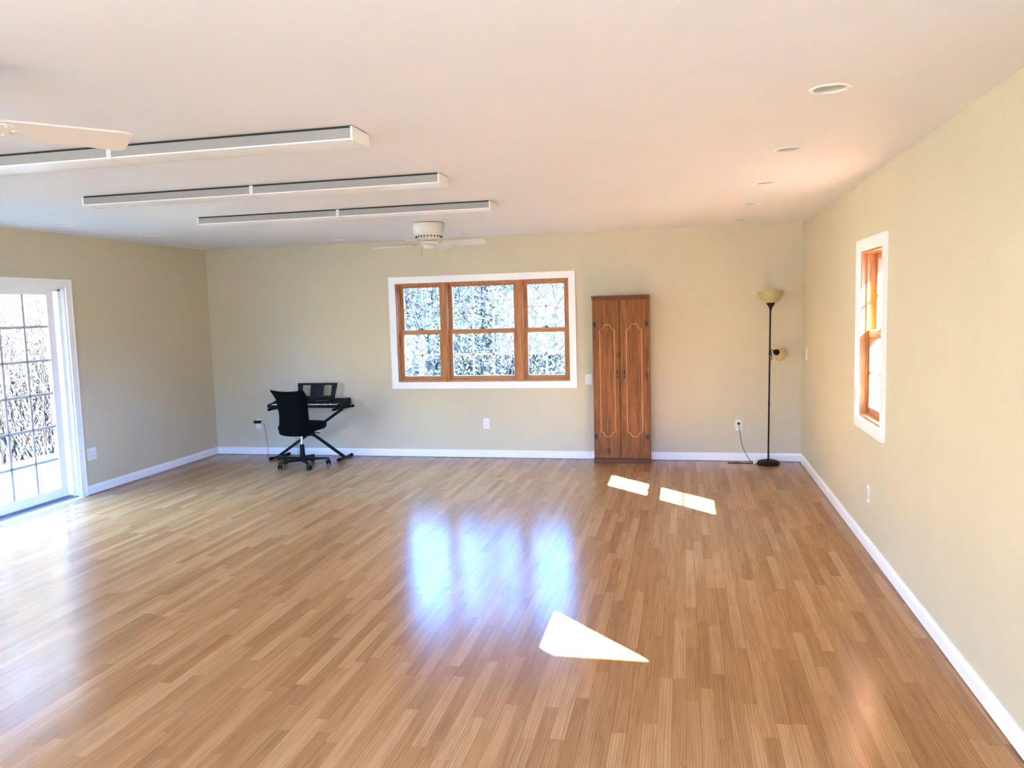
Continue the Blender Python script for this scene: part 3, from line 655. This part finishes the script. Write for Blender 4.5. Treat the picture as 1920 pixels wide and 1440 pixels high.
# ================================================================== KEYBOARD, STAND, CHAIR
def keyboard():
    O = (1.345, -0.21, 0.603)
    root = empty('electric_keyboard', O, 0, 'black electric keyboard with music rest on the black cross stand', 'keyboard')
    L = 0.885; x0, x1 = -L/2, L/2
    # body: low front lip, key bed, raised control deck; end blocks close it
    m = MB(); m.prism([(-0.150, 0.003), (-0.152, 0.030), (-0.146, 0.036), (-0.140, 0.024), (-0.010, 0.026), (-0.004, 0.050), (0.120, 0.082), (0.142, 0.076), (0.146, 0.020), (0.130, 0.003)], x0+0.02, x1-0.02)
    m.build('body', M['plastic_black'], root)
    for s in (-1, 1):
        a, c = (x0, x0+0.034) if s < 0 else (x1-0.034, x1)
        m = MB(); m.prism([(-0.156, 0.006), (-0.158, 0.034), (-0.150, 0.042), (-0.010, 0.058), (0.120, 0.088), (0.146, 0.080), (0.150, 0.020), (0.132, 0.0), (-0.148, 0.0)], a, c); m.build('end_block', M['plastic_black'], root)
    m = MB(); n = 36; kw = (L-0.075)/n
    for i in range(n): a = x0+0.0375+i*kw; m.box(a+0.0006, a+kw-0.0006, -0.139, -0.008, 0.030, 0.0405, 0.001)
    m.build('white_keys', M['plastic_white'], root)
    m = MB()
    for i in range(n-1):
        if i % 7 in (0, 1, 3, 4, 5): a = x0+0.0375+(i+1)*kw; m.box(a-0.0055, a+0.0055, -0.092, -0.008, 0.040, 0.050, 0.0015)
    m.build('black_keys', M['plastic_black'], root)
    tq = Matrix.Translation((0, 0.055, 0.0665)) @ Matrix.Rotation(math.atan2(0.032, 0.124), 4, 'X')
    m = MB()
    for i in range(10): m.box(-0.22+i*0.016, -0.208+i*0.016, -0.012, -0.006, 0, 0.003, 0, tq)
    m.box(-0.223, -0.061, -0.013, -0.005, 0, 0.0012, 0, tq); m.build('button_row', M['grey_metal'], root); m = MB()
    for i in range(8): m.box(0.06+i*0.018, 0.073+i*0.018, -0.012, -0.005, 0, 0.003, 0, tq)
    m.box(0.057, 0.202, -0.013, -0.004, 0, 0.0012, 0, tq); m.build('button_row', M['grey_metal'], root)
    m = MB(); m.box(-0.042, 0.042, -0.016, 0.020, 0, 0.002, 0, tq); m.build('display', M['slot'], root)
    # music rest: leaning panel with two square openings
    R = Matrix.Translation((0.046, 0.085, 0.084)) @ Matrix.Rotation(math.radians(-16), 4, 'X')
    hb, ht, w0, w1 = 0.0, 0.180, 0.226, 0.248
    m = MB()
    def slab(poly): m.plate(poly, -0.002, 0.002, R @ Matrix.Rotation(PI/2, 4, 'X'))
    slab([(-w0, hb), (w0, hb), (w0+0.004, 0.032), (-w0-0.004, 0.032)]); slab([(-w1+0.003, 0.156), (w1-0.003, 0.156), (w1, ht), (-w1, ht)])
    slab([(-w0-0.004, 0.032), (-0.176, 0.032), (-0.180, 0.156), (-w1+0.003, 0.156)]); slab([(w0+0.004, 0.032), (0.176, 0.032), (0.182, 0.156), (w1-0.003, 0.156)])
    slab([(-0.080, 0.032), (0.078, 0.032), (0.082, 0.156), (-0.082, 0.156)])
    m.box(-w0, w0, -0.020, 0.002, -0.002, 0.004, 0, R); m.build('music_rest', M['plastic_black'], root)
    return root
keyboard()

def keyboard_stand():
    O = (1.34, -0.20, 0)
    root = empty('keyboard_stand', O, 0, 'black folding cross stand under the keyboard', 'keyboard stand')
    w = lambda x, y, z: (x-O[0], y-O[1], z)
    xl, xr, xtl, xtr, zb, zt = 0.925, 1.742, 0.955, 1.735, 0.030, 0.575
    for (a, c, y) in (((xl, zb), (xtr, zt), -0.182), ((xr, zb), (xtl, zt), -0.216)):
        m = MB(); m.bar(w(a[0], y, a[1]), w(c[0], y, c[1]), 0.026, 0.030, 0.003); m.build('cross_bar', M['plastic_black'], root)
    for x, tw in ((xl, 0.10), (xr, 0.03)):
        m = MB(); m.tube([w(x-tw*0.3, -0.345, 0.0165), w(x+tw*0.3, -0.035, 0.0165)], 0.014, 12); f = m.build('foot', M['plastic_black'], root, smooth=True)
        for yy, sg in ((-0.345, -1), (-0.035, 1)):
            xx = x-tw*0.3 if sg < 0 else x+tw*0.3
            m = MB(); m.tube([w(xx, yy-sg*0.03, 0.0175), w(xx, yy+sg*0.012, 0.0175)], 0.0175, 12); m.build('rubber_cap', M['fabric_black'], f, smooth=True)
    for x in (xtl, xtr):
        m = MB(); k0, k1 = (-0.020, 0.055) if x > O[0] else (-0.03, 0.03); m.tube([w(x+k0, -0.375, 0.588), w(x+k1, -0.02, 0.588)], 0.0125, 12)
        a = m.build('support_arm', M['plastic_black'], root, smooth=True)
        m = MB(); m.tube([w(x+k0-0.002, -0.385, 0.5875), w(x+k0+0.005, -0.350, 0.5875)], 0.0145, 12); m.build('rubber_cap', M['fabric_black'], a, smooth=True); m = MB(); m.tube([w(x+k1-0.005, -0.045, 0.5875), w(x+k1+0.002, -0.010, 0.5875)], 0.0145, 12); m.build('rubber_cap', M['fabric_black'], a, smooth=True)
    zc = 0.300; xc = 1.337
    m = MB(); Q = Matrix.Translation(w(xc+0.005, 0, zc)) @ Matrix.Rotation(PI/2, 4, 'X')
    m.lathe([(0.032, -0.008+0.172), (0.036, 0.0+0.172), (0.036, 0.004+0.230), (0.030, 0.010+0.230)], 24, (0, 0, 0), Q); m.build('lock_disc', M['plastic_black'], root, smooth=True)
    m = MB(); m.tube([w(xc+0.01, -0.245, zc-0.006), w(xc+0.05, -0.252, zc-0.025), w(xc+0.085, -0.252, zc-0.035)], 0.010, 8); m.build('lock_lever', M['plastic_black'], root, smooth=True)
keyboard_stand()

def office_chair():
    O = (1.445, -0.63, 0); rz = math.radians(-4)               # local +y is where the sitter faces
    root = empty('office_chair', O, rz, 'black armless swivel chair on castors in front of the keyboard', 'chair')
    # seat
    m = MB(); N = 20; sec = []
    def ring(w_, d_, z, k_=4.0, cy=0.01):
        return [m.bm.verts.new((0.014+w_*math.copysign(abs(math.cos(t))**(2/k_), math.cos(t)), cy+d_*math.copysign(abs(math.sin(t))**(2/k_), math.sin(t)), z)) for t in [2*PI*i/36 for i in range(36)]]
    rs = [ring(0.16, 0.17, 0.395), ring(0.200, 0.215, 0.402), ring(0.217, 0.226, 0.425), ring(0.218, 0.227, 0.452), ring(0.205, 0.215, 0.474), ring(0.175, 0.175, 0.482), ring(0.08, 0.08, 0.478)]
    for a, c in zip(rs, rs[1:]):
        for i in range(36): m.bm.faces.new((a[i], a[(i+1) % 36], c[(i+1) % 36], c[i]))
    m.bm.faces.new(rs[0]); m.bm.faces.new(rs[-1]); m.build('seat', M['fabric_black'], root, smooth=True)
    # backrest: upholstered shell, waisted, flared and rolled back at the top corners
    m = MB(); NU, NV = 24, 28
    def back(u, v, s):                                         # u -1..1 across, v 0..1 up, s 0 front / 1 rear
        hw = 0.190 - 0.012*math.sin(PI*min(1, v*1.05))**2 + 0.012*max(0, v-0.72)/0.28
        if v < 0.07: hw *= 1-0.12*(1-v/0.07)**2
        flare = max(0, v-0.80)/0.20
        if v > 0.95: hw *= 1-0.05*((v-0.95)/0.05)**2
        th = 0.034*math.sqrt(max(0.02, 1-abs(u)**6))*math.sqrt(max(0.04, 1-abs(2*v-1)**14))
        y = -0.222 - 0.040*v - 0.030*flare**2 + 0.045*u*u*(1-0.7*flare) - 0.018*abs(u)**3*flare + 0.025*math.sin(PI*v)
        z = 0.368 + 0.482*v + 0.022*flare*abs(u)**2.5 - (0.0 if v > .5 else 0.010*(1-u*u)*(0.5-v))
        return (u*hw+0.026, y - s*th*1.0 + (1-s)*th*0.4, z)
    G = {}
    for s in (0, 1):
        for i in range(NU+1):
            for j in range(NV+1): G[s, i, j] = m.bm.verts.new(back(-1+2*i/NU, j/NV, s))
    for s in (0, 1):
        for i in range(NU):
            for j in range(NV): m.bm.faces.new((G[s, i, j], G[s, i+1, j], G[s, i+1, j+1], G[s, i, j+1]))
    for i in range(NU):
        for j in (0, NV): m.bm.faces.new((G[0, i, j], G[0, i+1, j], G[1, i+1, j], G[1, i, j]))
    for j in range(NV):
        for i in (0, NU): m.bm.faces.new((G[0, i, j], G[0, i, j+1], G[1, i, j+1], G[1, i, j]))
    m.build('backrest', M['fabric_black'], root, smooth=True)
    m = MB(); m.bar((0, -0.05, 0.388), (0, -0.222, 0.384), 0.06, 0.012, 0.003); m.bar((0, -0.222, 0.380), (0, -0.236, 0.56), 0.06, 0.012, 0.003); m.build('back_bracket', M['plastic_black'], root)
    m = MB(); m.box(-0.075, 0.075, -0.09, 0.10, 0.355, 0.396, 0.008); mech = m.build('tilt_mechanism', M['plastic_black'], root)
    m = MB(); m.tube([(0.06, 0.02, 0.372), (0.15, 0.03, 0.370), (0.205, 0.035, 0.362)], 0.006, 8); m.build('lever', M['plastic_black'], mech, smooth=True)
    m = MB(); m.lathe([(0.0135, 0.20), (0.0135, 0.358)], 20); m.build('gas_piston', M['chrome'], root, smooth=True)
    m = MB(); m.lathe([(0.030, 0.060), (0.028, 0.10), (0.024, 0.235), (0.017, 0.242)], 24); m.build('column', M['plastic_black'], root, smooth=True)
    m = MB(); m.lathe([(0.036, 0.055), (0.042, 0.062), (0.042, 0.098), (0.034, 0.108)], 24); m.build('hub', M['plastic_black'], root, smooth=True)
    for q in range(5):
        t = math.radians(-52+72*q) - rz; R = Matrix.Rotation(t, 4, 'Z')
        m = MB()
        A = [(0.030, 0.026, 0.060, 0.100), (0.15, 0.021, 0.064, 0.092), (0.255, 0.016, 0.066, 0.082), (0.285, 0.012, 0.066, 0.079)]
        rg = [[m.bm.verts.new(R @ Vector(p)) for p in ((x, -hw, zl), (x, hw, zl), (x, hw*0.7, zh), (x, -hw*0.7, zh))] for x, hw, zl, zh in A]
        for a, c in zip(rg, rg[1:]):
            for i in range(4): m.bm.faces.new((a[i], a[(i+1) % 4], c[(i+1) % 4], c[i]))
        m.bm.faces.new(rg[0]); m.bm.faces.new(rg[-1]); leg = m.build('leg', M['plastic_black'], root)
        sw = math.radians(40+50*q)                            # each castor trails its own way
        C = R @ Matrix.Translation((0.272, 0, 0)) @ Matrix.Rotation(sw, 4, 'Z')
        m = MB()
        for s in (-1, 1): m.lathe([(0.0, -0.009), (0.022, -0.009), (0.0265, -0.005), (0.0265, 0.005), (0.022, 0.009), (0.0, 0.009)], 20, (0, 0, 0), C @ Matrix.Translation((0.016, s*0.015, 0.0268)) @ Matrix.Rotation(PI/2, 4, 'X'))
        m.tube([C @ Vector((0.016, -0.012, 0.0268)), C @ Vector((0.016, 0.012, 0.0268))], 0.008, 8); m.box(-0.012, 0.020, -0.005, 0.005, 0.030, 0.060, 0.003, C); m.lathe([(0.007, 0.05), (0.007, 0.072)], 10, (0, 0, 0), C)
        m.build('castor', M['plastic_black'], leg, smooth=True)
office_chair()

# adapter in the left outlet with its pale cord
O = (0.575, 0, 0.395); ad = empty('power_adapter', O, 0, 'flat black power adapter plugged into the outlet left of the keyboard', 'adapter')
m = MB(); m.box(-0.050, 0.040, -0.048, -0.0092, -0.016, 0.016, 0.006); m.build('body', M['plastic_black'], ad)
m = MB(); m.tube([(0.038, -0.030, 0.0), (0.062, -0.032, -0.004), (0.074, -0.034, -0.014)], 0.0052, 8); tag(m.build('strain_relief', M['plastic_white'], ad, smooth=True), 'white strain relief')
m = MB(); m.tube(smooth_path([(0.072, -0.034, -0.012), (0.085, -0.036, -0.050), (0.094, -0.038, -0.120), (0.106, -0.040, -0.200), (0.116, -0.044, -0.290), (0.116, -0.050, -0.360), (0.118, -0.075, -0.391), (0.16, -0.11, -0.392), (0.30, -0.12, -0.392), (0.46, -0.09, -0.392)], 4), 0.0028, 6); m.build('cord', M['cord_pale'], ad, smooth=True)
O = (1.13, -0.06, 0); kc = empty('keyboard_cable', O, 0, 'thin pale cable hanging from the keyboard behind the chair to the floor', 'cable')
m = MB(); m.tube(smooth_path([(-0.10, 0.0, 0.612), (-0.105, 0.022, 0.56), (-0.10, 0.015, 0.45), (-0.075, 0.0, 0.31), (-0.055, -0.005, 0.20), (-0.03, -0.02, 0.08), (0.0, -0.04, 0.012), (0.06, -0.05, 0.003), (0.14, -0.02, 0.003)], 4), 0.0026, 6); m.build('cord', M['cord_pale'], kc, smooth=True)
O = (0.965, -0.30, 0); fp = empty('foot_pedal', O, math.radians(20), 'small dark brown foot pedal on the floor by the left foot of the keyboard stand', 'pedal')
m = MB(); m.box(-0.005, 0.10, -0.045, 0.045, 0.0, 0.022, 0.006); m.build('base', M['plastic_black'], fp)
m = MB(); m.prism([(-0.036, 0.024), (0.036, 0.024), (0.036, 0.048), (-0.036, 0.034)], 0.0, 0.085); m.build('treadle', M['bronze'], fp)

# ================================================================== OUTSIDE
random.seed(5)
m = MB(); m.box(-40, W+30, -45, 60, -0.9, -0.6)
tag(m.build('ground', M['ground']), 'pale leaf litter ground outside the windows', 'ground', kind='structure')
m = MB(); m.prism([(-5.5, -0.62), (-9, 0.9), (-15, 7.0), (-26, 15.0), (-26, -0.62)], -30, 30, Matrix(((0, 1, 0, 0), (1, 0, 0, 0), (0, 0, 1, 0), (0, 0, 0, 1))))
tag(m.build('hillside', M['hill']), 'bright slope behind the brush outside the glass door', 'hill', kind='structure')
m = MB(); m.box(-3.6, -TH-0.02, -12, 7, -0.62, -0.28); tag(m.build('lawn', M['lawn']), 'strip of pale winter lawn outside the glass door', 'lawn', kind='structure')

def branch(mb, tips, p, d, L, r, depth, rnd, spread=0.6, up_=0.15):
    n = 4; pts, rad = [p], [r]
    for i in range(n):
        d = (d+Vector((rnd.gauss(0, .12), rnd.gauss(0, .12), rnd.gauss(0, .08)+up_*0.2))).normalized(); p = p+d*L/n
        pts.append(p); rad.append(r*(1-0.65*(i+1)/n))
    mb.tube(pts, rad, 5)
    if depth == 0: tips += pts[1:]; return
    for i in range(rnd.randint(3, 4)):
        k_ = rnd.randint(1, n); ax = Vector((rnd.gauss(0, 1), rnd.gauss(0, 1), rnd.gauss(0, .5))).normalized()
        branch(mb, tips, pts[k_], (d*(1-spread)+ax*spread+Vector((0, 0, up_))).normalized(), L*rnd.uniform(.45, .7), rad[k_]*0.7, depth-1, rnd, spread, up_)
def leaves(mb, tips, per, rad, size, rnd, flat=0.0):
    for t in tips:
        for _ in range(per):
            c = t+Vector((rnd.gauss(0, rad), rnd.gauss(0, rad), rnd.gauss(0, rad*(0.4 if flat else 1))))
            a = Vector((rnd.gauss(0, 1), rnd.gauss(0, 1), rnd.gauss(0, 1))).normalized(); b_ = a.orthogonal().normalized(); s = size*rnd.uniform(.6, 1.3)
            mb.bm.faces.new([mb.bm.verts.new(c+q) for q in (a*s, b_*s*0.4, -a*s, -b_*s*0.4)])
GZ = -0.6
def broadleaf(name, x, y, h, r, label, group, cat, per=3, lm='leaf', bm_='bark', size=0.05, depth=2, seed=1, z=GZ, spread=0.6):
    rnd = random.Random(seed); root = empty(name, (x, y, z), 0, label, cat, group)
    t = MB(); tips = []; n = 9; pts = [Vector((rnd.gauss(0, .04)*i*0.5, rnd.gauss(0, .04)*i*0.5, h*i/n)) for i in range(n+1)]
    t.tube(pts, [r*(1-0.75*i/n) for i in range(n+1)], 7)
    for i in range(2, n+1):
        for _ in range(2):
            a = rnd.uniform(0, 2*PI); branch(t, tips, pts[i], Vector((math.cos(a), math.sin(a), 0.45)).normalized(), h*0.30*(1.2-0.6*i/n), r*0.42*(1-0.7*i/n)+0.004, depth-1, rnd, spread)
    t.build('trunk', M[bm_], root)
    if per: l = MB(); leaves(l, tips, per, 0.16, size, rnd); l.build('foliage', M[lm], root)
    return root
def pine(x, y, h, r, label, group, seed, lo=0.18, dens=1.0):
    rnd = random.Random(seed); root = empty('pine_tree', (x, y, GZ), 0, label, 'tree', group)
    t = MB(); pts = [Vector((0.03*math.sin(i), 0.02*math.cos(i*1.3), h*i/10)) for i in range(11)]; t.tube(pts, [r*(1-0.85*i/10) for i in range(11)], 8)
    l = MB(); tips = []
    nb = int(46*dens)
    for i in range(nb):
        f = lo+(1-lo)*(i/nb)**0.8; a = i*2.4+rnd.uniform(-.3, .3); L = h*0.24*(1.08-f)*rnd.uniform(.7, 1.2)+0.2
        p = Vector((0, 0, h*f)); d = Vector((math.cos(a), math.sin(a), 0.12)); q = [p+d*L*s+Vector((0, 0, -0.10*L*s*s)) for s in (0, .35, .7, 1)]
        t.tube(q, [0.022*(1.1-f)+.004, 0.015, 0.009, 0.004], 5); tips += [q[1], (q[1]+q[2])/2, q[2], (q[2]+q[3])/2, q[3]]
    t.build('trunk', M['bark'], root); leaves(l, tips, 20, 0.15, 0.045, rnd, 1); l.build('foliage', M['needle'], root)
def shrub(x, y, h, label, group, seed, z=GZ, stems=22, spread=0.8, lm='dryleaf', per=2, size=0.035, stem_m='twig'):
    rnd = random.Random(seed); root = empty('shrub', (x, y, z), 0, label, 'shrub', group)
    t = MB(); tips = []
    for i in range(stems):
        a = rnd.uniform(0, 2*PI); o = Vector((math.cos(a), math.sin(a), 0))*rnd.uniform(0, .35)*spread
        branch(t, tips, o, (Vector((math.cos(a), math.sin(a), 0))*rnd.uniform(.1, .7)*spread+Vector((0, 0, 1))).normalized(), h*rnd.uniform(.6, 1.05), 0.011, 1, rnd, 0.5, 0.3)
    t.build('stem', M[stem_m], root)
    if per: l = MB(); leaves(l, tips, per, 0.07, size, rnd); l.build('foliage', M[lm], root)

GB = 'trees beyond the far window'
los = lambda xw, y: xw+(xw-5.527)*y/8.39                      # where a line from the viewer through the far window reaches depth y
pine(los(3.42, 7.5), 7.5, 6.0, 0.17, 'large blue-green pine seen through the middle of the triple window', None, 3, 0.12)
for i, (xw, y, h) in enumerate([(2.5, 12, 4.1), (2.85, 10.5, 3.9), (3.08, 15, 4.5), (3.62, 13, 4.2), (3.9, 17, 4.7), (2.62, 18, 4.8), (4.2, 15, 4.4), (2.38, 15, 4.4), (3.3, 19, 4.9), (2.98, 20, 5.0), (4.0, 12, 4.0), (4.38, 19, 4.8)]):
    pine(los(xw, y), y, h, 0.10, 'hazy pine standing in the woods beyond the triple window', GB, 20+i, 0.05, 0.7)
for i, (xw, y, h, r) in enumerate([(4.08, 6.0, 4.0, .035), (4.2, 7.5, 4.6, .04), (3.95, 9, 5.0, .05), (2.6, 7, 4.2, .035), (3.15, 6.0, 3.6, .03), (3.7, 6.5, 4.2, .035), (2.8, 8, 4.5, .04)]):
    broadleaf('sapling', los(xw, y), y, h, r, 'thin bare sapling beyond the triple window', 'saplings beyond the far window', 'tree', per=1, lm='leaf', size=0.03, depth=3, seed=40+i)
for i, (xw, y) in enumerate([(2.45, 6), (2.75, 5.2), (3.05, 6.2), (3.4, 5.4), (3.75, 6.0), (4.1, 5.6), (4.3, 6.5), (3.2, 8), (2.6, 8.5), (3.95, 8.5)]):
    shrub(los(xw, y), y, 1.9, 'leafy brush low outside the triple window', 'brush beyond the far window', 60+i, lm='leaf' if i % 2 else 'needle', per=3, size=0.045, stem_m='bark')
DOOR_LOS = lambda x: -2.62 - 1.07*x                           # where the line of sight through the glass door reaches x
for i, (x, dy) in enumerate([(-4.1, 0.0), (-4.3, 0.9), (-4.4, -0.9), (-4.9, 0.4), (-5.2, 1.5), (-5.1, -0.5), (-5.8, 0.3), (-6.1, 1.3), (-5.9, -0.9), (-6.9, 0.4), (-7.0, -0.8), (-7.6, 1.0)]):
    shrub(x, DOOR_LOS(x)+dy, 2.5 if i % 3 else 3.1, 'tangled pale brush outside the glass door', 'brush outside the glass door', 90+i, z=-0.6+max(0, -5.5-x)*0.42, stems=34, lm=['dryleaf', 'leaf'][i % 3 == 1], per=1, size=0.035)
for i, (x, dy, h) in enumerate([(-8.5, 0.2, 7.0), (-9.5, 2.2, 8), (-8.0, -1.6, 6.5), (-10.5, 0.9, 8.5), (-9.2, -3.2, 8), (-10.0, -1.2, 9), (-8.4, -5.0, 7.5)]):
    y = DOOR_LOS(x)+dy
    broadleaf('woodland_tree', x, y, h, 0.07, 'slender tree behind the brush outside the glass door', 'trees behind the brush', 'tree', per=3, lm='paleleaf', size=0.07, depth=3, seed=130+i, z=-0.7+(-5.5-x)*0.42)
